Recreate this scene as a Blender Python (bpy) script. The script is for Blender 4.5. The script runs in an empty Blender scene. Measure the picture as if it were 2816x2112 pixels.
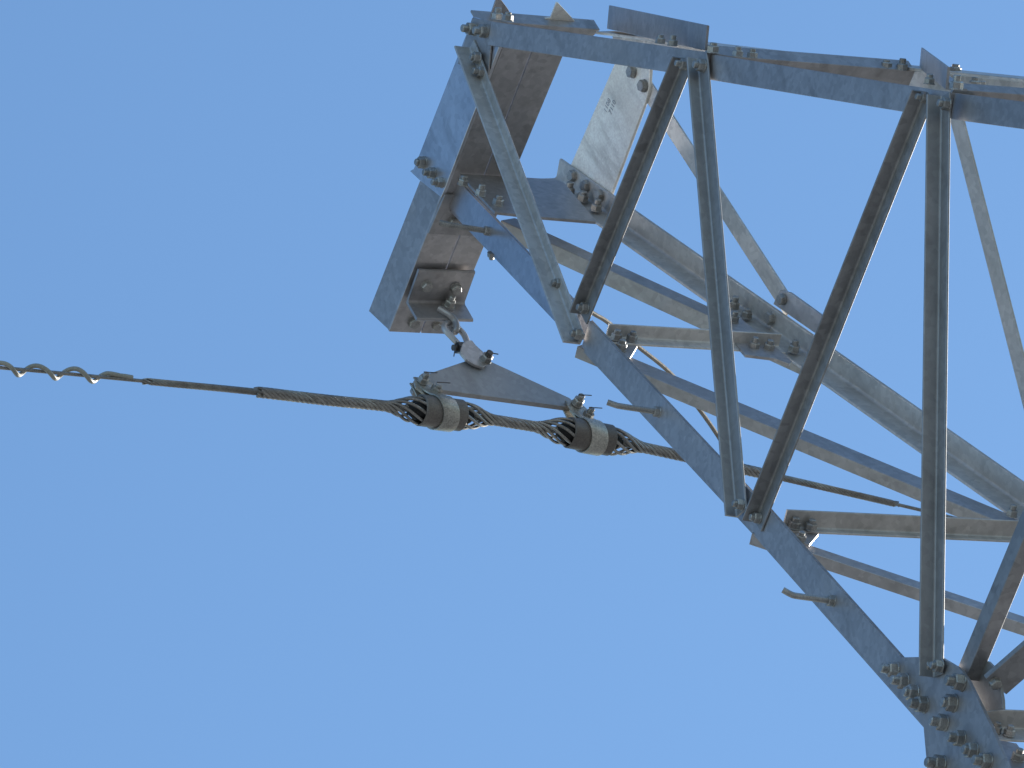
import bpy, bmesh, math
import numpy as np
from mathutils import Matrix, Vector

R = math.radians
V = lambda *a: np.array(a, float)
def unit(v):
    v = np.asarray(v, float)
    return v / np.linalg.norm(v)

# ------------------------------------------------------------------ camera
ELEV, ROLL, FPX, PXM = R(40), R(23.5), 22000.0, 1050.0      # telephoto, tilted up and rolled
DIST = FPX / PXM
EYE = V(0, 0, 1.6)
RT, UP, FW = V(1, 0, 0), V(0, -math.sin(ELEV), math.cos(ELEV)), V(0, math.cos(ELEV), math.sin(ELEV))
cr, sr = math.cos(ROLL), math.sin(ROLL)

scene = bpy.context.scene
cd = bpy.data.cameras.new('camera')
cam = bpy.data.objects.new('camera', cd)
scene.collection.objects.link(cam)
cd.sensor_width = 36.0
cd.lens = 36.0 * FPX / 2816.0
cd.clip_start, cd.clip_end = 0.5, 3000
cx, cy, cz = cr * RT - sr * UP, sr * RT + cr * UP, -FW
m = Matrix(((cx[0], cy[0], cz[0], EYE[0]), (cx[1], cy[1], cz[1], EYE[1]), (cx[2], cy[2], cz[2], EYE[2]), (0, 0, 0, 1)))
cam.matrix_world = m
scene.camera = cam

# ------------------------------------------------------------------ sky, sun, exposure
SUN_AZ, SUN_EL = R(28), R(18)                # clockwise from the viewing direction (+Y)
world = bpy.data.worlds.new('World')
scene.world = world
world.use_nodes = True
nt = world.node_tree
sky = nt.nodes.new('ShaderNodeTexSky')
sky.sky_type = 'NISHITA'
sky.sun_disc = False
sky.sun_elevation, sky.sun_rotation = SUN_EL, SUN_AZ
sky.air_density, sky.dust_density, sky.ozone_density, sky.altitude = 1.3, 0.12, 4.6, 100
nt.links.new(sky.outputs[0], nt.nodes['Background'].inputs[0])
nt.nodes['Background'].inputs[1].default_value = 0.12
sd = bpy.data.lights.new('sun', 'SUN')
sd.energy, sd.angle, sd.color = 4.5, R(0.5), (1.0, 0.94, 0.86)
sun = bpy.data.objects.new('sun', sd)
scene.collection.objects.link(sun)
S = V(math.cos(SUN_EL) * math.sin(SUN_AZ), math.cos(SUN_EL) * math.cos(SUN_AZ), math.sin(SUN_EL))
sun.rotation_euler = Vector(S).to_track_quat('Z', 'Y').to_euler()
sun.location = (20, 30, 40)
vs = scene.view_settings
vs.view_transform, vs.look, vs.exposure, vs.gamma, vs.use_curve_mapping = 'Standard', 'None', 0.68, 1.0, False

# ------------------------------------------------------------------ reading the photograph
def ray(px, py):
    x, y = (px - 1408) / FPX, (py - 1056) / FPX
    return (x * cr - y * sr) * RT - (x * sr + y * cr) * UP + FW
def proj(P):
    d = np.asarray(P) - EYE
    z = d @ FW
    X, Y = d @ RT / z, -(d @ UP) / z
    return V(X * cr + Y * sr, -X * sr + Y * cr) * FPX + V(1408, 1056)
def hit(px, py, p, n):
    r = ray(px, py)
    return EYE + r * ((p - EYE) @ n) / (r @ n)
class Plane:
    def __init__(s, p, n): s.p, s.n = np.asarray(p, float), unit(n)
    def at(s, px, py, off=0.0): return hit(px, py, s.p + s.n * off, s.n)

# tower axes: W runs along the line (to the far face), T0 to the tower body, Z up
PHI = R(52.0)
W = V(math.sin(PHI), math.cos(PHI), 0)
T0 = V(math.sin(PHI + math.pi / 2), math.cos(PHI + math.pi / 2), 0)
Z = V(0, 0, 1)
P0 = EYE + ray(1435, 565) * DIST
mirror = lambda v: v - 2 * (v @ W) * W
mirror_pt = lambda P: P - 2 * ((P - P0) @ W) * W
def nearpt(px, h): return hit(px[0], px[1], P0 - h * W, W)
B0, B2 = nearpt((1218, 549), .236), nearpt((2548, 1997), .575)      # outer leg, near face
A0 = nearpt((1363, 60), .21)                                         # inner leg, near face
nn = unit(np.cross(B2 - B0, A0 - B0))
if nn @ W > 0: nn = -nn
NEAR = Plane(B0, nn)                                                 # outward
FAR = Plane(mirror_pt(B0), mirror(nn))                               # outward
A2 = NEAR.at(2515, 235)
no = unit(np.cross(B2 - B0, W))
if no @ T0 > 0: no = -no
OUT = Plane(B0, no)                                                  # outer face, outward = away from camera
ntp = unit(np.cross(A2 - A0, W))
if ntp @ T0 < 0: ntp = -ntp
TOP = Plane(A0, ntp)
LOW = unit(B2 - B0)
TOPDIR = unit(A2 - A0)

# ------------------------------------------------------------------ materials
def steel(name, base, rough, metal, streak=0.25, scale=9.0, bump=0.06, spec=0.5, wear=.32):
    mt = bpy.data.materials.new(name)
    mt.use_nodes = True
    t = mt.node_tree
    b = t.nodes['Principled BSDF']
    tc = t.nodes.new('ShaderNodeTexCoord')
    oi = t.nodes.new('ShaderNodeObjectInfo')
    add = t.nodes.new('ShaderNodeVectorMath'); add.operation = 'ADD'
    mul = t.nodes.new('ShaderNodeMath'); mul.operation = 'MULTIPLY'; mul.inputs[1].default_value = 37.0
    t.links.new(oi.outputs['Random'], mul.inputs[0])
    t.links.new(tc.outputs['Object'], add.inputs[0]); t.links.new(mul.outputs[0], add.inputs[1])
    n1 = t.nodes.new('ShaderNodeTexNoise'); n1.inputs['Scale'].default_value = scale; n1.inputs['Detail'].default_value = 8; n1.inputs['Roughness'].default_value = .65
    n2 = t.nodes.new('ShaderNodeTexNoise'); n2.inputs['Scale'].default_value = scale * 9; n2.inputs['Detail'].default_value = 4
    vo = t.nodes.new('ShaderNodeTexVoronoi'); vo.inputs['Scale'].default_value = scale * 12
    for n in (n1, n2, vo): t.links.new(add.outputs[0], n.inputs['Vector'])
    cr_ = t.nodes.new('ShaderNodeValToRGB')
    lo = [c * (1 - streak) for c in base]; hi = [min(1, c * (1 + streak)) for c in base]
    cr_.color_ramp.elements[0].position, cr_.color_ramp.elements[1].position = .34, .68
    cr_.color_ramp.elements[0].color, cr_.color_ramp.elements[1].color = (*lo, 1), (*hi, 1)
    mx = t.nodes.new('ShaderNodeMix'); mx.data_type = 'FLOAT'; mx.inputs[0].default_value = .35
    t.links.new(n1.outputs[0], mx.inputs[2]); t.links.new(vo.outputs['Color'], mx.inputs[3])
    t.links.new(mx.outputs[0], cr_.inputs[0])
    hsv = t.nodes.new('ShaderNodeHueSaturation')
    mr = t.nodes.new('ShaderNodeMapRange'); mr.inputs[3].default_value, mr.inputs[4].default_value = .82, 1.12
    t.links.new(oi.outputs['Random'], mr.inputs[0]); t.links.new(mr.outputs[0], hsv.inputs['Value'])
    t.links.new(cr_.outputs[0], hsv.inputs['Color'])
    # run-off streaks (drawn out along the vertical), dull dirty patches and pale zinc bloom
    def stretched(scale, sz, detail):
        mp = t.nodes.new('ShaderNodeMapping'); mp.inputs['Scale'].default_value = (1, 1, sz)
        t.links.new(add.outputs[0], mp.inputs[0])
        n = t.nodes.new('ShaderNodeTexNoise'); n.inputs['Scale'].default_value = scale; n.inputs['Detail'].default_value = detail
        t.links.new(mp.outputs[0], n.inputs['Vector'])
        return n
    def ramp(n, lo_, hi_, amt):
        r = t.nodes.new('ShaderNodeMapRange'); r.interpolation_type = 'SMOOTHSTEP'
        r.inputs[1].default_value, r.inputs[2].default_value, r.inputs[3].default_value, r.inputs[4].default_value = lo_, hi_, 0, amt
        t.links.new(n.outputs[0], r.inputs[0]); return r
    def mixcol(src, fac, col):
        k = t.nodes.new('ShaderNodeMix'); k.data_type = 'RGBA'
        t.links.new(fac.outputs[0], k.inputs[0]); t.links.new(src, k.inputs[6]); k.inputs[7].default_value = (*col, 1)
        return k.outputs[2]
    dirt = ramp(stretched(22, .18, 8), .50, .76, wear)
    patch = ramp(stretched(5, .5, 6), .52, .70, wear * .7)
    bloom = ramp(stretched(13, .3, 7), .58, .74, wear * .6)
    col = mixcol(hsv.outputs[0], dirt, [c * .35 * k for c, k in zip(base, (1, .95, .88))])
    col = mixcol(col, patch, [c * .62 for c in base])
    col = mixcol(col, bloom, [min(.85, c * 1.5 + .05) for c in base])
    t.links.new(col, b.inputs['Base Color'])
    rr = t.nodes.new('ShaderNodeMapRange'); rr.inputs[3].default_value, rr.inputs[4].default_value = rough - .08, rough + .1
    t.links.new(n1.outputs[0], rr.inputs[0])
    ra = t.nodes.new('ShaderNodeMath'); ra.operation = 'MULTIPLY_ADD'; ra.inputs[1].default_value = .35
    t.links.new(patch.outputs[0], ra.inputs[0]); t.links.new(rr.outputs[0], ra.inputs[2]); t.links.new(ra.outputs[0], b.inputs['Roughness'])
    b.inputs['Metallic'].default_value = metal
    b.inputs['Specular IOR Level'].default_value = spec
    bp = t.nodes.new('ShaderNodeBump'); bp.inputs['Strength'].default_value = bump; bp.inputs['Distance'].default_value = .004
    t.links.new(n2.outputs[0], bp.inputs['Height']); t.links.new(bp.outputs[0], b.inputs['Normal'])
    return mt
GALV = steel('galvanised_steel', (.47, .45, .445), .42, .65, streak=.14, scale=6, bump=.04)
DARK = steel('shaded_galvanised_steel', (.30, .298, .30), .5, .65, streak=.16, scale=5)  # darker copy of galvanised steel, weak sky reflection put into the colour
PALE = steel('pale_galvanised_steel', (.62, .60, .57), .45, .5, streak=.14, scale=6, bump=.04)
YOKE = steel('yoke_steel', (.37, .37, .375), .48, .6, streak=.10, scale=6, wear=.25)
SMOOTH = steel('smooth_galvanised_steel', (.64, .63, .645), .30, .9, streak=.10, scale=5, bump=.03)
LIT = steel('lit_zinc_plate', (.92, .89, .82), .36, .15, streak=.12, scale=16, bump=.25, wear=.6)  # near-white copy of galvanised steel, reflected sunlight put into the base colour
BOLT = steel('bolt_zinc', (.40, .39, .37), .42, .7, streak=.25, scale=40)
ROD = steel('armour_rod_metal', (.38, .36, .33), .42, .75, streak=.3, scale=30)
STRAP = steel('strap_aluminium', (.45, .43, .38), .42, .7, streak=.3, scale=25)
LINER = steel('sleeve_liner', (.20, .18, .16), .5, .4, streak=.2, scale=25)
RUBBER = steel('black_rubber', (.02, .02, .02), .7, 0, streak=.2)
PVC = steel('pale_plastic', (.40, .385, .32), .45, 0, streak=.12, scale=20, bump=.02, wear=.3)
COPPER = steel('tan_bonding_wire', (.38, .33, .27), .5, .4, streak=.15)
PIN = steel('dark_pin_steel', (.12, .11, .10), .45, .7)

# ------------------------------------------------------------------ mesh helpers
WPOS = {}
def mesh_obj(name, verts, faces, mat, parent=None, origin=None, smooth=35, bevel=0.0):
    verts = np.asarray(verts, float)
    o0 = verts.mean(0) if origin is None else np.asarray(origin, float)
    me = bpy.data.meshes.new(name)
    me.from_pydata([tuple(v) for v in verts - o0], [], [tuple(f) for f in faces])
    bm = bmesh.new(); bm.from_mesh(me)
    bmesh.ops.recalc_face_normals(bm, faces=bm.faces)
    if bevel:
        es = [e for e in bm.edges if len(e.link_faces) == 2 and e.calc_face_angle(0) > R(25)]
        bmesh.ops.bevel(bm, geom=es, offset=bevel, segments=2, profile=.5, affect='EDGES')
    for f in bm.faces: f.smooth = smooth > 0
    bm.to_mesh(me); bm.free()
    if smooth > 0: me.set_sharp_from_angle(angle=R(smooth))
    me.materials.append(mat)
    o = bpy.data.objects.new(name, me)
    scene.collection.objects.link(o)
    WPOS[o] = o0
    if parent is not None:
        o.parent = parent
        o.location = o0 - WPOS[parent]
    else:
        o.location = o0
    return o
def thing(name, loc, label, cat, group=None):
    o = bpy.data.objects.new(name, None)
    o.empty_display_size = .1
    scene.collection.objects.link(o)
    o.location = loc
    WPOS[o] = np.asarray(loc, float)
    o['label'], o['category'] = label, cat
    if group: o['group'] = group
    return o
def tag(o, label, cat, group=None):
    o['label'], o['category'] = label, cat
    if group: o['group'] = group
    return o

def ring_loft(rings, cap=True):
    n = len(rings[0]); verts = np.concatenate(rings); faces = []
    for k in range(len(rings) - 1):
        a, b = k * n, (k + 1) * n
        for i in range(n):
            j = (i + 1) % n
            faces.append((a + i, a + j, b + j, b + i))
    if cap:
        faces.append(tuple(range(n - 1, -1, -1)))
        faces.append(tuple(range((len(rings) - 1) * n, len(rings) * n)))
    return verts, faces

def lprofile(w1, w2, t):
    r, c, q = t * .9, t * .18, t * .45
    pts = [(c, 0), (w1 - c, 0), (w1, c)]
    for k in range(4):
        a = R(30 * k); pts.append((w1 - q + q * math.cos(a), t - q + q * math.sin(a)))
    for k in range(5):
        a = R(270 - 22.5 * k); pts.append((t + r + r * math.cos(a), t + r + r * math.sin(a)))
    for k in range(4):
        a = R(30 * k); pts.append((t - q + q * math.cos(a), w2 - q + q * math.sin(a)))
    pts += [(c, w2), (0, w2 - c), (0, c)]
    return pts
def angle(name, parent, p0, p1, d1, d2, w1, w2, t=.006, mat=None, sk0=(0, 0), sk1=(0, 0)):
    """rolled steel angle: heel line p0-p1, one flange along d1, the other along d2"""
    z = unit(p1 - p0)
    d1 = unit(d1 - (d1 @ z) * z)
    d2 = unit(d2 - (d2 @ z) * z - (d2 @ d1) * d1)
    pr = lprofile(w1, w2, t)
    rings = []
    L = np.linalg.norm(p1 - p0)
    for k in range(2):
        p, sk = ((p0, sk0), (p1, sk1))[k]
        rings.append(np.array([p + d1 * u + d2 * v + z * (sk[0] * u + sk[1] * v) for u, v in pr]))
    v, f = ring_loft(rings)
    return mesh_obj(name, v, f, mat or GALV, parent, origin=p0, smooth=0)
def plate(name, parent, pts, n, t, mat=None, bevel=.0012):
    """flat plate: polygon pts, thickness t along n"""
    pts = np.asarray(pts); n = unit(n)
    v, f = ring_loft([pts, pts + n * t])
    return mesh_obj(name, v, f, mat or GALV, parent, bevel=bevel, smooth=0)
def frames(P):
    P = np.asarray(P); T = np.gradient(P, axis=0)
    T /= np.linalg.norm(T, axis=1)[:, None]
    a = V(0, 0, 1) if abs(T[0] @ V(0, 0, 1)) < .9 else V(1, 0, 0)
    N = [unit(a - (a @ T[0]) * T[0])]
    for i in range(1, len(P)):
        v = N[-1] - (N[-1] @ T[i]) * T[i]
        N.append(unit(v))
    N = np.array(N); B = np.cross(T, N)
    return T, N, B
def tube(P, r, seg=8):
    P = np.asarray(P, float); T, N, B = frames(P)
    r = np.broadcast_to(np.asarray(r, float), (len(P),))
    rings = []
    for i in range(len(P)):
        a = np.arange(seg) * 2 * math.pi / seg
        rings.append(P[i] + r[i] * (np.cos(a)[:, None] * N[i] + np.sin(a)[:, None] * B[i]))
    return ring_loft(rings)
def merge(parts):
    vs, fs, n = [], [], 0
    for v, f in parts:
        vs.append(np.asarray(v)); fs += [tuple(i + n for i in q) for q in f]; n += len(v)
    return np.concatenate(vs), fs
def spline(P, n):
    """Catmull-Rom through the points, n samples per span"""
    P = np.asarray(P, float)
    Q = np.vstack([2 * P[0] - P[1], P, 2 * P[-1] - P[-2]])
    out = []
    for i in range(1, len(Q) - 2):
        for k in range(n):
            t = k / n
            a, b, c, d = Q[i - 1], Q[i], Q[i + 1], Q[i + 2]
            out.append(.5 * ((2 * b) + (c - a) * t + (2 * a - 5 * b + 4 * c - d) * t ** 2 + (3 * b - a - 3 * c + d) * t ** 3))
    out.append(P[-1])
    return np.array(out)
def lathe(p, ax, prof, seg=32, closed=False):
    ax = unit(ax); a0 = V(0, 0, 1) if abs(ax[2]) < .9 else V(1, 0, 0)
    n = unit(a0 - (a0 @ ax) * ax); b = np.cross(ax, n)
    ang = np.arange(seg) * 2 * math.pi / seg
    rings = [p + ax * s + r * (np.cos(ang)[:, None] * n + np.sin(ang)[:, None] * b) for s, r in prof]
    if closed: rings.append(rings[0])
    return ring_loft(rings, cap=not closed)

# ------------------------------------------------------------------ bolts: shared meshes, one object each
def bolt_mesh(name, kind, s=1.0):
    parts = []
    def hexa(z0, z1, r, ch):
        a = np.arange(6) * math.pi / 3 + .3
        ringf = lambda z, q: np.array([(q * math.cos(x), q * math.sin(x), z) for x in a])
        return ring_loft([ringf(z0, r), ringf(z1 - ch, r), ringf(z1, r * .86)])
    def disc(z0, z1, r, ch=.001):
        a = np.arange(12) * math.pi / 6
        ringf = lambda z, q: np.array([(q * math.cos(x), q * math.sin(x), z) for x in a])
        return ring_loft([ringf(z0, r), ringf(z1 - ch, r), ringf(z1, r - ch)])
    if kind == 'nut':
        parts = [disc(0, .003, .0185), hexa(.003, .021, .0178, .003), disc(.021, .037, .0105, .0022)]
    elif kind == 'nut_short':
        parts = [disc(0, .003, .0195), hexa(.003, .021, .0178, .003), disc(.021, .029, .0105, .0022)]
    elif kind == 'stub_long':
        parts = [disc(0, .003, .0165), hexa(.003, .0185, .0152, .003), disc(.0185, .033, .009, .002)]
    elif kind == 'head':
        parts = [disc(0, .003, .0185), hexa(.003, .0165, .0178, .004)]
    elif kind == 'stub':
        parts = [disc(0, .003, .016), hexa(.003, .018, .0152, .003), disc(.018, .028, .009, .002)]
    v, f = merge(parts)
    me = bpy.data.meshes.new(name)
    me.from_pydata([tuple(x * s) for x in v], [], f)
    bm = bmesh.new(); bm.from_mesh(me); bmesh.ops.recalc_face_normals(bm, faces=bm.faces); bm.to_mesh(me); bm.free()
    me.materials.append(BOLT)
    return me
BM = {k: bpy.data.meshes.new(k) for k in ()}
for k in ('nut', 'nut_short', 'head', 'stub', 'stub_long'): BM[k] = bolt_mesh('bolt_' + k, k)
_bn = 0
def bolt(parent, P, n, kind='nut', s=1.0):
    global _bn
    _bn += 1
    if kind == 'nut' and _bn % 3 == 0: kind = 'nut_short'
    if kind == 'stub' and _bn % 4 == 0: kind = 'stub_long'
    s = s * .86 * (1 + .05 * math.sin(_bn * 7.3))
    o = bpy.data.objects.new('bolt', BM[kind])
    scene.collection.objects.link(o)
    o.parent = parent
    q = Vector(n).to_track_quat('Z', 'Y').to_matrix() @ Matrix.Rotation(.03 * math.sin(_bn * 3.1), 3, 'X') @ Matrix.Rotation(_bn * .83, 3, 'Z')
    M = q.to_4x4(); M.translation = Vector(P - WPOS[parent])
    o.matrix_local = M @ Matrix.Diagonal((s, s, s, 1))
    return o

# ================================================================== ground (out of frame, gives the warm bounce)
gm = bpy.data.materials.new('dry_grass_ground'); gm.use_nodes = True
t = gm.node_tree; b = t.nodes['Principled BSDF']; b.inputs['Roughness'].default_value = .95
ns = t.nodes.new('ShaderNodeTexNoise'); ns.inputs['Scale'].default_value = .4; ns.inputs['Detail'].default_value = 9
tc = t.nodes.new('ShaderNodeTexCoord'); t.links.new(tc.outputs['Object'], ns.inputs['Vector'])
rp = t.nodes.new('ShaderNodeValToRGB')
rp.color_ramp.elements[0].color, rp.color_ramp.elements[1].color = (.19, .185, .17, 1), (.27, .265, .25, 1)
rp.color_ramp.elements[0].position, rp.color_ramp.elements[1].position = .35, .7
t.links.new(ns.outputs[0], rp.inputs[0]); t.links.new(rp.outputs[0], b.inputs['Base Color'])
a = np.arange(48) * 2 * math.pi / 48
gv = np.vstack([[0, 0, 0]] + [[1500 * math.cos(x), 1500 * math.sin(x), 0] for x in a])
gr = mesh_obj('ground', gv, [(0, 1 + i, 1 + (i + 1) % 48) for i in range(48)], gm, origin=V(0, 0, 0), smooth=0)
gr['kind'] = 'structure'

# ================================================================== the tower horn
base = P0 + LOW * 2.6
tower = thing('lattice_tower', V(base[0], base[1], base[2]),
              'galvanised steel lattice horn of a power line tower, seen from below against the sky', 'tower')
def near(px, py, off=0.0): return NEAR.at(px, py, off)
def far(px, py, off=0.0): return FAR.at(px, py, off)
def out(px, py, off=0.0): return OUT.at(px, py, off)
def width_to(P, z, d, px, py):
    """how far to go from the line (P, z) along d so that the edge passes the pixel"""
    d = unit(d - (d @ z) * z)
    a, b2 = proj(P), proj(P + z * .3)
    n = V(b2[1] - a[1], a[0] - b2[0]); n = n / np.linalg.norm(n)
    s = (proj(P + d * .1) - a) @ n / .1
    return float(((V(px, py) - a) @ n) / s)

def over_side(px, py):
    """offset from the near face that clears the end beam's side and corner plates at a pixel"""
    P = WP.at(px, py, .0155)
    return float((P - NEAR.p) @ NEAR.n)
def chord_near(h0, h1, opp, off, name, ext0=0, ext1=0, off0=None, mat=None):
    p0, p1 = near(*h0, off if off0 is None else off0), near(*h1, off)
    z = unit(p1 - p0); p0 = p0 - z * ext0; p1 = p1 + z * ext1
    d1 = np.cross(nn, z)
    if (proj(p0 + d1 * .1) - proj(p0)) @ (V(*opp) - V(*h0)) < 0: d1 = -d1
    w = width_to(p0, z, d1, *opp)
    return angle(name, tower, p0, p1, d1, -nn, w, .068, .007, mat)
# tip frame axes: E along the end beam, Q its face normal (towards the camera and the tower body)
OE = near(1230, 519, .010)
WP = Plane(OE, -W)
Eb = unit(WP.at(1073, 906) - WP.at(1382, 123))
Q = np.cross(W, Eb)
if Q @ FW > 0: Q = -Q
WEB = Plane(OE, Q)
web = lambda px, py, off=0.0: WEB.at(px, py, off)

# inner leg (upper in the picture)
top1 = chord_near((1352, 59), (1948, 144), (1800, 190), 0.0, 'inner_leg', off0=over_side(1356, 90) + .006)
top2 = chord_near((1880, 137), (2617, 254), (2200, 258), -.008, 'inner_leg')
top3 = chord_near((2560, 247), (2816, 280), (2720, 341), -.016, 'inner_leg', ext1=.45)
# outer leg
low1 = chord_near((1222, 553), (1572, 921), (1415, 663), -.014, 'outer_leg', ext0=.06, mat=SMOOTH)
low2 = chord_near((1600, 952), (2135, 1527), (1816, 1092), -.008, 'outer_leg')
low3 = chord_near((2087, 1477), (2548, 1997), (2356, 1675), 0.0, 'outer_leg', ext1=.25)

def chord_far(h0, h1, d_to, off, name, w1, w2, inw, ext0=0, ext1=0):
    p0, p1 = far(*h0, off), far(*h1, off)
    z = unit(p1 - p0); p0 = p0 - z * ext0; p1 = p1 + z * ext1
    d1 = np.cross(FAR.n, z)
    if d1 @ d_to < 0: d1 = -d1
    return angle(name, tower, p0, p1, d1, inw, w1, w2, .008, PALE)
ED = unit(B0 - A0)
ftop1 = chord_far((1692, 85), (2560, 187), ED, 0, 'inner_leg', .07, .06, -W)
ftop2 = chord_far((2500, 178), (2816, 210), ED, -.008, 'inner_leg', .07, .06, -W, ext1=.4)
fl0, fl1 = far(1535, 497), far(2813, 1396)
fz = unit(fl1 - fl0)
wfar = width_to(fl0, fz, np.cross(FAR.n, fz) if np.cross(FAR.n, fz) @ ED < 0 else -np.cross(FAR.n, fz), 2296, 963)
wlow = width_to(fl0, fz, -W, 2258, 1048)
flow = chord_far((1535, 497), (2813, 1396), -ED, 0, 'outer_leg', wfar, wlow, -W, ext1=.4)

# ---- web members of the near face: one leg flat on the face, the other standing out towards the camera
def brace_near(h0, h1, left, right, off, name='brace', ext0=0, ext1=0, off0=None, t=.0055, mat=None):
    p0, p1 = near(*h0, off if off0 is None else off0), near(*h1, off)
    z = unit(p1 - p0); p0 = p0 - z * ext0; p1 = p1 + z * ext1
    d1 = np.cross(nn, z)
    if (proj(p0 + d1 * .1) - proj(p0))[0] < 0: d1 = -d1
    wf = width_to(p0, z, d1, *right); wo = width_to(p0, z, nn, *left)
    return angle(name, tower, p0, p1, d1, nn, wf, wo, t, mat)
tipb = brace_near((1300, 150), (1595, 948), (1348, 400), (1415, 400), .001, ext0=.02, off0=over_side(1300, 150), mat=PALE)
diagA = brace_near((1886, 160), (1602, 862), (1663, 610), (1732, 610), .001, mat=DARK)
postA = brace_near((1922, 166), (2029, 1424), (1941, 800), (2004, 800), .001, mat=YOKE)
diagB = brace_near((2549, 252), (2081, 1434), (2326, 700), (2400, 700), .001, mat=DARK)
postB = brace_near((2592, 268), (2571, 1864), (2536, 1100), (2605, 1100), .0115, mat=YOKE)
# next diagonal passes behind the big gusset: flat leg on the inside, other leg pointing inwards
p0, p1 = near(2655, 1868, -.012), near(2797, 1525, -.012)
z = unit(p1 - p0); d1 = np.cross(nn, z)
if (proj(p0 + d1 * .1) - proj(p0))[0] > 0: d1 = -d1
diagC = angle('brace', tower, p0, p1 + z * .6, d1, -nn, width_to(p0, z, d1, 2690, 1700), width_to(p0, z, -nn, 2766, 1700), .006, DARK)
DP = Plane(near(2735, 1876, -.03), Q)
p0, p1 = DP.at(2712, 1867), DP.at(2816, 1776)
z = unit(p1 - p0); d1 = np.cross(Q, z)
if (proj(p0 + d1 * .1) - proj(p0))[1] < 0: d1 = -d1
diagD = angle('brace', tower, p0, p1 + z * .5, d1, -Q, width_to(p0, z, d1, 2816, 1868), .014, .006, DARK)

# ---- far face
def brace_far(h0, h1, opp, off, name='brace', ext1=0, ext0=0):
    p0, p1 = far(*h0, off), far(*h1, off)
    z = unit(p1 - p0); p1 = p1 + z * ext1; p0 = p0 - z * ext0
    d1 = np.cross(FAR.n, z)
    if (proj(p0 + d1 * .1) - proj(p0)) @ (V(*opp) - proj(p0 + z * .2)) < 0: d1 = -d1
    return angle(name, tower, p0, p1, d1, FAR.n, width_to(p0, z, d1, *opp), .045, .0055)
def bar_far(h0, h1, opp, off):
    p0, p1 = far(*h0, off), far(*h1, off)
    z = unit(p1 - p0); d1 = np.cross(FAR.n, z)
    if (proj(p0 + d1 * .1) - proj(p0)) @ (V(*opp) - proj(p0 + z * .2)) < 0: d1 = -d1
    w = width_to(p0, z, d1, *opp)
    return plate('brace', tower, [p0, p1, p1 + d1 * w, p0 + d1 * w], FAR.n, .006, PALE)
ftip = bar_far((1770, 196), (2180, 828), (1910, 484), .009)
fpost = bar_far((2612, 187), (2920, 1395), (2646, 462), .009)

# ---- outer plane: struts stand in, diagonals stand out
def strut_out(h0, h1, low_px, up_px, off=-.010, ext0=0, ext1=0, name='strut', ref=None):
    p0, p1 = out(*h0, off), out(*h1, off)
    z = unit(p1 - p0); p0 = p0 - z * ext0; p1 = p1 + z * ext1
    r = p0
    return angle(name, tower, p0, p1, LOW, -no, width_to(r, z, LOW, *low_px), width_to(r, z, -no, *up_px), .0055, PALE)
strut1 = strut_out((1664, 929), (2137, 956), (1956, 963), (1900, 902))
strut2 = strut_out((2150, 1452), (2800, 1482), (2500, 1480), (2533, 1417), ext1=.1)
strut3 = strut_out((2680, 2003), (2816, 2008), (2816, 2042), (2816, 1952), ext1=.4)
def diag_out(h0, h1, up_px, low_px, off=.0015, ext0=0, ext1=0):
    p0, p1 = out(*h0, off), out(*h1, off)
    z = unit(p1 - p0); p0 = p0 - z * ext0; p1 = p1 + z * ext1
    d1 = np.cross(no, z)
    if (proj(p0 + d1 * .1) - proj(p0))[1] > 0: d1 = -d1
    return angle('diagonal', tower, p0, p1, d1, no, width_to(p0, z, d1, *up_px), width_to(p0, z, no, *low_px), .0055)
dout1 = diag_out((1378, 606), (2215, 990), (1690, 725), (1668, 785))
dout2 = diag_out((1588, 952), (2775, 1446), (1962, 1077), (1971, 1146))
dout3 = diag_out((2068, 1466), (2816, 1715), (2232, 1501), (2251, 1561), ext1=.4)

# ---- inner (top) plane, seen edge-on
farW = lambda p, L: p + W * L
q0 = None
h0 = near(1312, 55, .004); h1 = h0 + W * (np.linalg.norm(proj(h0) - V(1652, 80)) / np.linalg.norm(proj(h0 + W * .1) - proj(h0)) * .1)
tstrut0 = angle('strut', tower, h0, h1, Eb, -Q, .058, .046, .006, sk1=(-.6, 0))
h0 = near(1965, 152, -.02); h1 = h0 + W * .57
tstrut1 = angle('strut', tower, h0, h1, Eb, -Q, .06, .045, .006)
h0 = near(2622, 246, -.02); h1 = h0 + W * .66
tstrut2 = angle('strut', tower, h0, h1, Eb, -Q, .05, .03, .006)
def top_diag(pn, pf, w, name='diagonal'):
    return angle(name, tower, pn, pf, ntp, TOPDIR, w, .05, .006)
tdiag0 = top_diag(near(1938, 139, -.01), far(1669, 79, -.01), .062)
tdiag1 = top_diag(near(2600, 246, -.01), far(2528, 188, -.01), .052)

# ---- end beam: near side plates, back plates, far side plate
def wplate(name, px, off, t, mat=None, parent=None):
    return plate(name, parent or tower, [WP.at(x, y, off) for x, y in px], -W if t > 0 else W, abs(t), mat)
upper_side = wplate('side_plate', [(1400, 82), (1232, 521), (1222, 543), (1166, 499), (1136, 471), (1147, 465), (1310, 47)], -.002, .010, SMOOTH)
lower_side = wplate('side_plate', [(1247, 492), (1080, 908), (1025, 856), (1165, 500), (1190, 470)], -.010, .012)
corner_plate = wplate('corner_plate', [(1303, 49), (1361, 60), (1346, 207), (1262, 176)], .0095, .005)
def qplate(name, px, off, t, mat=None, parent=None, bevel=.0012):
    return plate(name, parent or tower, [web(x, y, off) for x, y in px], -Q, t, mat or GALV, bevel)
wl = qplate('web_plate', [(1400, 92), (1470, 118), (1334, 472), (1155, 916), (1070, 912), (1222, 521)], -.004, .010)
wr = qplate('web_plate', [(1473, 118), (1562, 120), (1332, 675), (1231, 919), (1158, 916), (1337, 472)], -.004, .010)
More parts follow.
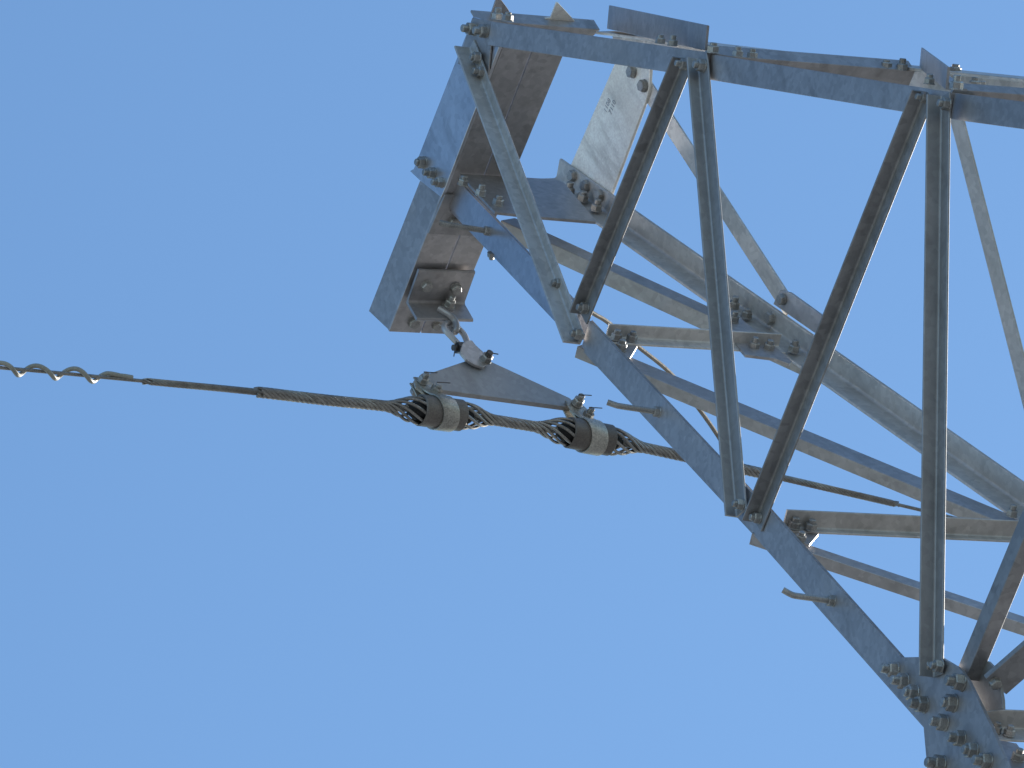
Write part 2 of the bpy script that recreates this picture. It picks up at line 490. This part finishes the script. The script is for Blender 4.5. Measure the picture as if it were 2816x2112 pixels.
lap = qplate('lap_plate', [(1224, 536), (1386, 545), (1343, 652), (1178, 643)], .006, .009)
h0, h1 = web(1116, 832, .007), web(1271, 836, .007)
hanger = angle('hanger_bracket', tower, h0, h1, -Eb, Q, width_to(h0, W, -Eb, 1220, 742), .080, .009)
far_side = plate('side_plate', tower, [far(*p, .001) for p in ((1716, 105), (1795, 120), (1788, 190), (1784, 250), (1772, 288), (1676, 545), (1545, 510), (1690, 176))], FAR.n, .009, LIT)
far_side['label'] = 'pale zinc side plate, sun glare put into its colour, with stamped marks'

# ---- gusset plates
def clip(pts, p, n):
    """part of the polygon on the side of the plane where (x - p).n > 0"""
    res = []
    for i in range(len(pts)):
        a, b2 = pts[i], pts[(i + 1) % len(pts)]
        da, db = (a - p) @ n, (b2 - p) @ n
        if da > 0: res.append(a)
        if da * db < 0: res.append(a + (b2 - a) * da / (da - db))
    return res
tg = [out(*p, -.092) for p in ((1136, 470), (1450, 488), (1525, 493), (1552, 502), (1640, 609), (1494, 597), (1332, 579), (1222, 541), (1166, 498))]
tip_gusset = plate('gusset_plate', tower, clip(clip(tg, NEAR.p - nn * .003, -nn), OE, Q), no, .008)
low_gusset = plate('gusset_plate', tower, [near(*p, .001) for p in ((2475, 1809), (2530, 1808), (2598, 1809), (2640, 1834), (2654, 1846), (2672, 1872), (2735, 2000), (2772, 2088), (2800, 2160), (2562, 2160), (2556, 2080), (2549, 2000), (2427, 1858), (2424, 1848))], nn, .009)
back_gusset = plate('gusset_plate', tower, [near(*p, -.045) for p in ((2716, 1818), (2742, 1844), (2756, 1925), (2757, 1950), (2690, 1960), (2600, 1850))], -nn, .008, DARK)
back_gusset2 = plate('gusset_plate', tower, [out(*p, -.02) for p in ((2720, 2030), (2796, 2044), (2820, 2078), (2850, 2140), (2720, 2140))], no, .008)
far_gusset = plate('gusset_plate', tower, [far(*p, .0005) for p in ((2126, 836), (2144, 798), (2172, 804), (2254, 863), (2280, 884), (2282, 940), (2235, 912))], FAR.n, .0075)
node_plate = plate('gusset_plate', tower, [out(*p, -.020) for p in ((2012, 850), (2034, 872), (2178, 992), (2170, 1000), (2130, 985), (2050, 975), (1990, 905))], no, .008)
chord_clip = plate('clip_plate', tower, [out(*p, -.011) for p in ((1655, 930), (1753, 951), (1733, 984), (1690, 970))], no, .007)
chord_clip2 = plate('clip_plate', tower, [out(*p, -.011) for p in ((2150, 1455), (2252, 1467), (2226, 1497), (2190, 1490))], no, .007)
fbox = plate('clip_plate', tower, [far(*p, -.012) for p in ((2487, 196), (2533, 201), (2533, 240), (2487, 228))], FAR.n, .007)
fbox2 = plate('clip_plate', tower, [far(*p, -.014) for p in ((2640, 205), (2668, 206), (2652, 252), (2622, 246))], FAR.n, .007)
# small upright ears of the top bracing at the tip
tp = Plane(near(1312, 55, .004), Q)
ear1 = plate('ear_plate', tower, [tp.at(*p, -.03) for p in ((1349, 45), (1366, -6), (1374, -6), (1398, 26), (1412, 52))], -Q, .006)
ear2 = plate('ear_plate', tower, [tp.at(*p, -.03) for p in ((1497, 62), (1499, 51), (1514, 50), (1530, 8), (1535, 8), (1581, 58), (1581, 70))], -Q, .006, LIT)

# ---- bolts
for x, y in ((1296, 80), (1328, 86)): bolt(corner_plate, WP.at(x + 8, y, .0145), -W, 'nut', 1.1)
for x, y in ((1313, 160), (1326, 199)): bolt(tipb, near(x + 4, y, over_side(x, y) + .006), nn)
for x, y in ((1537, 781), (1590, 920)): bolt(tipb, near(x + 6, y, .007), nn, 'stub', 1.15)
bolt(diagA, near(1614, 848, .007), nn, 'stub', 1.1)
bolt(diagA, near(1887, 178, .007), nn, 'stub')
bolt(postA, near(1936, 181, .007), nn, 'stub', 1.2)
bolt(postA, near(2041, 1388, .007), nn, 'stub', 1.1)
bolt(diagB, near(2088, 1425, .007), nn, 'stub', 1.1)
bolt(diagB, near(2548, 270, .007), nn, 'stub')
bolt(postB, near(2608, 287, .018), nn, 'stub', 1.1)
bolt(postB, near(2562, 1836, .018), nn, 'stub', 1.1); bolt(postB, near(2588, 1832, .018), nn, 'stub', 1.1)
for x, y in ((2448, 1842), (2475, 1873), (2502, 1905), (2528, 1937), (2631, 1876), (2608, 1933), (2584, 1987), (2631, 2030), (2665, 2064), (2704, 2093), (2576, 2101)):
    bolt(low_gusset, near(x + 16, y + 1, .010), nn, 'nut', 1.26)
for x, y in ((1157, 446), (1184, 475), (1206, 501)): bolt(upper_side, WP.at(x + 9, y + 1, .0 + .008), -W)
for x, y in ((1172, 784), (1252, 791)): bolt(hanger, web(x, y, .016), Q, 'head', 1.05)
bolt(wl, web(1137, 884, -.004), Q, 'head', 1.05); bolt(wr, web(1199, 894, -.004), Q, 'head', .8)
bolt(lap, web(1246, 608, .006), Q, 'head', 1.05)
for x, y in ((1272, 508), (1320, 537), (1368, 563)): bolt(tip_gusset, out(x, y, -.092), -no, 'stub', 1.1)
for x, y in ((1562, 533), (1600, 551), (1638, 579)): bolt(flow, out(x, y, -.010), -no, 'nut', 1.0)
for x, y in ((1578, 483), (1614, 511), (1652, 538)): bolt(flow, far(x, y, -.008), -FAR.n, 'head', 1.1)
for x, y in ((1742, 198), (1773, 236)): bolt(far_side, far(x, y, .001), -FAR.n, 'head', 1.05)
for x, y in ((1693, 934), (1736, 937)): bolt(strut1, out(x, y, -.017), -no, 'stub', 1.1)
for x, y in ((2072, 959), (2113, 962)): bolt(strut1, out(x, y, -.017), -no, 'stub', 1.15)
bolt(chord_clip, out(1707, 962, -.011), -no, 'stub', 1.1)
bolt(flow, far(2122, 874, -.008), -FAR.n, 'head', 1.1); bolt(far_gusset, far(2154, 823, .0), -FAR.n, 'head', .95)
for x, y in ((2016, 846), (2052, 873), (2181, 966)): bolt(flow, out(x, y, -.012), -no, 'nut', 1.0)
bolt(node_plate, out(2016, 885, -.020), -no, 'stub', 1.0)
for x, y in ((2182, 1452), (2228, 1457)): bolt(strut2, out(x, y, -.017), -no, 'stub', 1.1)
bolt(chord_clip2, out(2200, 1489, -.011), -no, 'stub', 1.05)
bolt(flow, out(2781, 1419, -.010), -no, 'stub', 1.1)
for x, y in ((2738, 2012), (2774, 2022)): bolt(strut3, out(x, y, -.017), -no, 'stub', 1.0)
bolt(back_gusset2, out(2798, 2090, -.02), -no, 'stub', 1.1)
bolt(diagD, DP.at(2735, 1876), Q, 'head', .9)
# bolts standing up out of the inner (top) face
mix = lambda x, y, k: near(x, y) * (1 - k) + far(x, y) * k
for x, y, k, par, kd in ((1367, 54, 0, top1, 'nut'), (1396, 58, 0, top1, 'nut'), (1815, 120, .02, top1, 'stub'), (1849, 127, .02, top1, 'stub'), (1960, 146, .02, top2, 'nut'),
                         (2028, 156, .1, tstrut1, 'stub'), (2068, 160, .2, tstrut1, 'stub'), (2436, 190, .85, tstrut1, 'nut'), (2480, 194, .9, tstrut1, 'nut'),
                         (2555, 232, .0, top2, 'stub'), (2626, 205, .95, ftop2, 'nut'), (2629, 246, .0, top3, 'nut'), (2679, 240, .5, tstrut2, 'stub'), (2701, 250, .5, tstrut2, 'stub')):
    bolt(par, mix(x, y, k), ntp, kd)

# ---- step bolts: rods standing out from the outer leg along the line, end turned up
def step_bolt(hx, hy, tips, off):
    p = near(hx, hy, off)
    pl = Plane(p, np.cross(nn, LOW))
    pts = [p] + [hit(x, y, p, Z) if False else None for x, y in ()]
    s = (proj(p - W * .05) - proj(p))
    L1 = np.linalg.norm(V(*tips[0]) - V(hx, hy)) / np.linalg.norm(s) * .05
    a = p + nn * L1
    c = Plane(a, FW)                                   # the turned-up end lies roughly across the view
    bnd = c.at(*tips[1])
    path = spline([p, p + (a - p) * .5, p + (a - p) * .93, a + (bnd - a) * .25, bnd], 6)
    o = mesh_obj('step_bolt', *tube(path, .0076, 10), BOLT, tower, origin=p)
    bolt(o, p, nn, 'stub', 1.0)
    return o
step_bolt(1345, 636, ((1236, 625), (1208, 612)), -.016)
step_bolt(1812, 1133, ((1702, 1122), (1670, 1106)), -.008)
step_bolt(2292, 1653, ((2184, 1640), (2153, 1622)), 0.0)
bolt(low1, near(1352, 694, -.02), unit(no - nn * .2), 'stub', .8)

# ---- stamped marks on the bright plate
def stamp(txt, px, px2, size):
    cu = bpy.data.curves.new('stamp', 'FONT'); cu.body = txt; cu.size = size; cu.extrude = .0006
    tmp = bpy.data.objects.new('stamp', cu); scene.collection.objects.link(tmp)
    me = bpy.data.meshes.new_from_object(tmp.evaluated_get(bpy.context.evaluated_depsgraph_get()))
    bpy.data.objects.remove(tmp)
    me.materials.clear(); me.materials.append(GALV)
    o = bpy.data.objects.new('stamped_mark', me); scene.collection.objects.link(o)
    o.parent = far_side
    p, q2 = far(*px, 0), far(*px2, 0)
    x = unit(q2 - p); zz = -FAR.n; y = np.cross(zz, x)
    M = Matrix(np.column_stack([x, y, zz]).tolist()).to_4x4(); M.translation = Vector(p + FAR.n * .0008 - WPOS[far_side])
    o.matrix_local = M
stamp('1108', (1666, 312), (1682, 268), .021)
stamp('7110', (1680, 317), (1696, 273), .021)

# ================================================================== line hardware
PHI2 = R(46.4)
WS = V(math.sin(PHI2), math.cos(PHI2), 0)             # direction of the wire
NS = unit(np.cross(WS, Z))
if NS @ FW > 0: NS = -NS                               # towards the camera
HB = web(1117, 829) + Q * .05
HOLE = hit(1231, 850, web(1116, 832, .007) - Eb * .009, Eb)
YP = Plane(HOLE, NS)
yk = lambda px, py, off=0.0: YP.at(px, py, off)

# anchor shackle through the bracket hole: eye on the bracket, bar down over the edge, bow below
FLP = Plane(HOLE - Eb * .010, Eb)
sp = [FLP.at(1206, 848), FLP.at(1221, 857), FLP.at(1238, 868), yk(1251, 883, .012), yk(1256, 898, .010), yk(1253, 911, .004), yk(1247, 913, -.008), yk(1243, 903, -.016), yk(1240, 888, -.02)]
sh1 = thing('anchor_shackle', HOLE, 'short twisted steel shackle bolted through the bracket at the bottom of the end beam', 'shackle')
mesh_obj('bow', *tube(spline(sp, 6), .0092, 10), GALV, sh1)
eyev = lathe(HOLE - Eb * .002, -Eb, [(0, .019), (.010, .019), (.010, .008), (0, .008)], 20, True)
mesh_obj('eye', *eyev, GALV, sh1)
bolt(sh1, HOLE - Eb * .012, -Eb, 'nut', .95)
# U shackle below it
sh2 = thing('bow_shackle', yk(1250, 925), 'U shaped galvanised shackle linking the anchor shackle to the clevis', 'shackle')
U = [(1262, 948), (1245, 930), (1228, 912), (1222, 899), (1229, 889), (1244, 889), (1262, 905), (1277, 922), (1286, 944)]
mesh_obj('bow', *tube(spline([yk(x, y, .0) for x, y in U], 6), .0084, 10), GALV, sh2)
pa, pb = yk(1246, 956, .0), yk(1292, 957, .0)
mesh_obj('pin', *tube([pa, pb], .0085, 12), PIN, sh2)
mesh_obj('pin_nut', *ring_loft([pa + unit(pb - pa) * s + .016 * (math.cos(0)) * np.array([math.cos(k * math.pi / 3) * Z + math.sin(k * math.pi / 3) * NS for k in range(6)]) for s in (.012, .030)]), PIN, sh2)
mesh_obj('cotter_pin', *tube([yk(1255, 937, .004), yk(1252, 956, .012), yk(1248, 980, .004)], .0016, 6), PIN, sh2)
# clevis link
cl = thing('clevis_link', yk(1290, 970), 'double plate clevis link between the U shackle and the triangular yoke', 'link')
cpx = [(1262, 973), (1268, 951), (1280, 942), (1292, 944), (1302, 957), (1333, 985), (1341, 1004), (1324, 1016), (1300, 1008), (1278, 994)]
plate('link_plate', cl, [yk(x, y, .010) for x, y in cpx], NS, .008)
cpx2 = [(x + 3, y - 2) for x, y in cpx]
plate('link_plate', cl, [yk(x, y, -.020) for x, y in cpx2], NS, .008)
pp = yk(1326, 1004)
mesh_obj('pin', *tube([pp - NS * .03, pp + NS * .048], .0095, 12), PIN, cl)
bolt(cl, pp + NS * .018, NS, 'nut', 1.05)
mesh_obj('cotter_pin', *tube([pp + NS * .045 - WS * .012, pp + NS * .045 + WS * .026], .0016, 6), PIN, cl)
# yoke
yo = thing('yoke_plate', yk(1340, 1060), 'flat triangular yoke plate hanging level under the clevis link', 'yoke plate')
ypx = [(1177, 1028), (1277, 994), (1315, 981), (1345, 992), (1566, 1094), (1580, 1106), (1572, 1118), (1553, 1118), (1218, 1073), (1160, 1060), (1146, 1046), (1156, 1034)]
YB = plate('yoke_body', yo, [yk(x, y, .006) for x, y in ypx], -NS, .015, YOKE)
for x, y in ((1258, 1021), (1424, 1042)):
    mesh_obj('hole_plug', *lathe(yk(x, y, .004), NS, [(0, .0085), (.0016, .0085), (.0018, .006)], 16), BOLT, yo)

# wire path in the vertical plane of the line
wpx = [(-420, 978), (0, 1011), (385, 1047), (704, 1078), (885, 1099), (1043, 1115), (1210, 1135), (1395, 1161), (1620, 1200), (1862, 1251), (2150, 1314), (2470, 1388), (2700, 1443), (3200, 1564)]
WPATH = spline([yk(x, y) for x, y in wpx], 60)
d = np.linalg.norm(np.diff(WPATH, axis=0), axis=1)
SARC = np.concatenate([[0], np.cumsum(d)])
def wp(s): return np.array([np.interp(s, SARC, WPATH[:, k]) for k in range(3)]).T
PXA = np.array([proj(p)[0] for p in WPATH])
s_of = lambda px: float(np.interp(px, PXA, SARC))
def wframe(s):
    s = np.atleast_1d(s)
    P = wp(s); T = wp(s + .01) - wp(s - .01)
    T /= np.linalg.norm(T, axis=1)[:, None]
    Bv = NS - (T @ NS)[:, None] * T; Bv /= np.linalg.norm(Bv, axis=1)[:, None]
    Uv = np.cross(Bv, T)
    if Uv[0] @ Z < 0: Uv = -Uv
    return P, T, Uv, Bv
def helix(s, rad, theta):
    P, T, Uv, Bv = wframe(s)
    return P + rad[:, None] * (np.cos(theta)[:, None] * Uv + np.sin(theta)[:, None] * Bv)
C1, C2 = s_of(1210), s_of(1620)
def bulge(s, r0, r1):
    k = np.zeros_like(s)
    for c in (C1, C2):
        d = np.abs(s - c)
        x = np.clip((.172 - d) / (.172 - .072), 0, 1)
        k = np.maximum(k, x * x * (3 - 2 * x))
    return r0 + (r1 - r0) * k
gw = thing('ground_wire', wp(s_of(1400)), 'stranded overhead wire wrapped in twisted armour rods, bulging at the two clamps', 'cable')
sc = np.linspace(s_of(-400), s_of(3180), 260)
mesh_obj('core_wire', *tube(wp(sc), .0048, 10), ROD, gw)
# inner layer: thin rods, joined
s = np.linspace(s_of(392), s_of(2470), 560)
parts = []
for k in range(9):
    ss = s[(3 * (k % 3)): len(s) - 3 * ((k * 2) % 3)]
    parts.append(tube(helix(ss, np.full(len(ss), .0068), 2 * math.pi * (ss / .118 + k / 9)), .0024, 5))
o = mesh_obj('inner_rods', *merge(parts), ROD, gw); o['kind'] = 'stuff'
# outer layer: each rod an object
PITCH = .150
for k in range(9):
    j = .006 * ((k * 5) % 4)
    ss = np.linspace(s_of(702) + j, s_of(2148) - j, 380)
    rad = bulge(ss, .0108, .0335) + bulge(ss, 0, .0012) * np.sin(ss * 23 + k * 2.1)
    lay = np.concatenate([[0], np.cumsum(np.diff(ss) * .5 / (bulge(ss, .0108, .0335)[1:]))]) + j * .5 / .0108
    mesh_obj('armour_rod', *tube(helix(ss, rad, lay + 2 * math.pi * (k / 9) + .02 * np.sin(ss * 17 + k * 1.7)), .0041, 7), ROD, gw)

# clamps
def clamp(c, name_label, tw):
    P, T, Uv, Bv = (a[0] for a in wframe(c))
    ob = thing('suspension_clamp', P, name_label, 'clamp', 'suspension clamps on the overhead wire')
    # rubber insert between the rods
    prof = [(-.100, .009), (-.09, .018), (-.074, .0265), (0, .028), (.074, .0265), (.09, .018), (.100, .009)]
    mesh_obj('rubber_insert', *lathe(P, T, prof, 24), RUBBER, ob)
    hl = .064
    prof = [(-hl, .0385), (-hl + .003, .0415), (hl - .003, .0415), (hl, .0385), (hl, .0375), (-hl, .0375)]
    mesh_obj('sleeve', *lathe(P, T, prof, 40, True), LINER, ob)
    rib = [(-hl + .004, .0420), (-hl + .014, .0424), (-hl + .024, .0418), (-hl + .024, .0410), (-hl + .004, .0410)]
    # strap: down one side, round the sleeve, up the other, two ears meeting over the yoke
    r = .0445; yy = .011
    a0 = math.asin(min(1, (yy + .004) / r)) + R(24)
    path = [(yy, .112, .019), (yy, .095, .021), (yy + .001, .078, .022), (yy + .006, .060, .023)]
    for k in range(25):
        th = a0 + (2 * math.pi - 2 * a0) * k / 24
        path.append((r * math.sin(th), r * math.cos(th), .0245))
    path += [(-x, z_, w_) for x, z_, w_ in path[:4][::-1]]
    path = np.array(path)
    tg = np.gradient(path[:, :2], axis=0); tg /= np.linalg.norm(tg, axis=1)[:, None]
    nr = np.stack([tg[:, 1], -tg[:, 0]], 1)
    rings = []
    for (x, zc, w_), n2 in zip(path, nr):
        ring = []
        for a_, b_ in ((-1, -1), (-1, 1), (1, 1), (1, -1)):
            q = V(x, zc) + n2 * .0022 * b_
            ring.append(P + T * (w_ * a_ + tw * zc) + Bv * q[0] + Uv * q[1])
        rings.append(np.array(ring))
    mesh_obj('strap', *ring_loft(rings), STRAP, ob, bevel=.0006)
    return ob, P, T, Uv, Bv
c1 = clamp(C1, 'wrapped suspension clamp under the left end of the yoke plate', -.25)
c2 = clamp(C2, 'wrapped suspension clamp under the right end of the yoke plate, nearer the outer leg', -.25)
for (ob, P, T, Uv, Bv), pins in ((c1, ((1161, 1049), (1197, 1077))), (c2, ((1586, 1111), (1615, 1146)))):
    for i, (x, y) in enumerate(pins):
        b0 = yk(x, y, .015)
        bolt(ob, b0, NS, 'nut', 1.0)
        mesh_obj('cotter_pin', *tube([b0 + NS * .033 - WS * .012, b0 + NS * .034, b0 + NS * .033 + WS * .03 + Z * .004], .0014, 6), PIN, ob)
        bolt(ob, b0 - NS * .032, -NS, 'head', 1.0)
    # outer ear of the lower bolt: rounded lug plates either side
    x, y = pins[0]; x2, y2 = pins[1]
    e = [(x - 22, y + 2), (x - 14, y - 10), (x + 2, y - 12), (x2 + 8, y2 - 14), (x2 + 16, y2 + 2), (x2 + 6, y2 + 18), (x2 - 22, y2 + 14), (x - 18, y + 16)]
    plate('lug_plate', ob, [yk(a_, b_, .0135) for a_, b_ in e], -NS, .005, STRAP)
    plate('lug_plate', ob, [yk(a_ - 6, b_ + 4, -.013) for a_, b_ in e], -NS, .005, STRAP)

# spiral damper
s = np.linspace(s_of(-330), s_of(362), 420)
th = 2 * math.pi * (s - s_of(292)) / (s_of(292) - s_of(191)) 
rad = np.full(len(s), .0138) + .0009 * np.sin(s * 41) + .0006 * np.sin(s * 97)
e = np.clip((s - s_of(296)) / (s_of(330) - s_of(296)), 0, 1)
th = np.where(s > s_of(292), th * (1 - .75 * e), th)
rad = rad - .0065 * e
sd_ = mesh_obj('spiral_damper', *tube(helix(s, rad, th) - Z * .001, .0060, 10), PVC)
tag(sd_, 'pale plastic spiral rod coiled around the thin wire at the left edge', 'damper')

# bonding wire
pa, pb = out(1610, 848, .05), yk(2030, 1290, .0)
bpx = [(1610, 848), (1640, 867), (1671, 886), (1757, 955), (1845, 1028), (1924, 1127), (1975, 1200), (2012, 1262), (2030, 1290)]
fa, fb = (pa - EYE) @ FW, (pb - EYE) @ FW
bp_ = [EYE + ray(x, y) * (fa + (fb - fa) * (x - 1610) / 420) for x, y in bpx]
bw = mesh_obj('bonding_wire', *tube(spline(bp_, 10), .0058, 10), COPPER)
tag(bw, 'thin tan bonding wire drooping behind the lattice down to the overhead wire', 'wire')
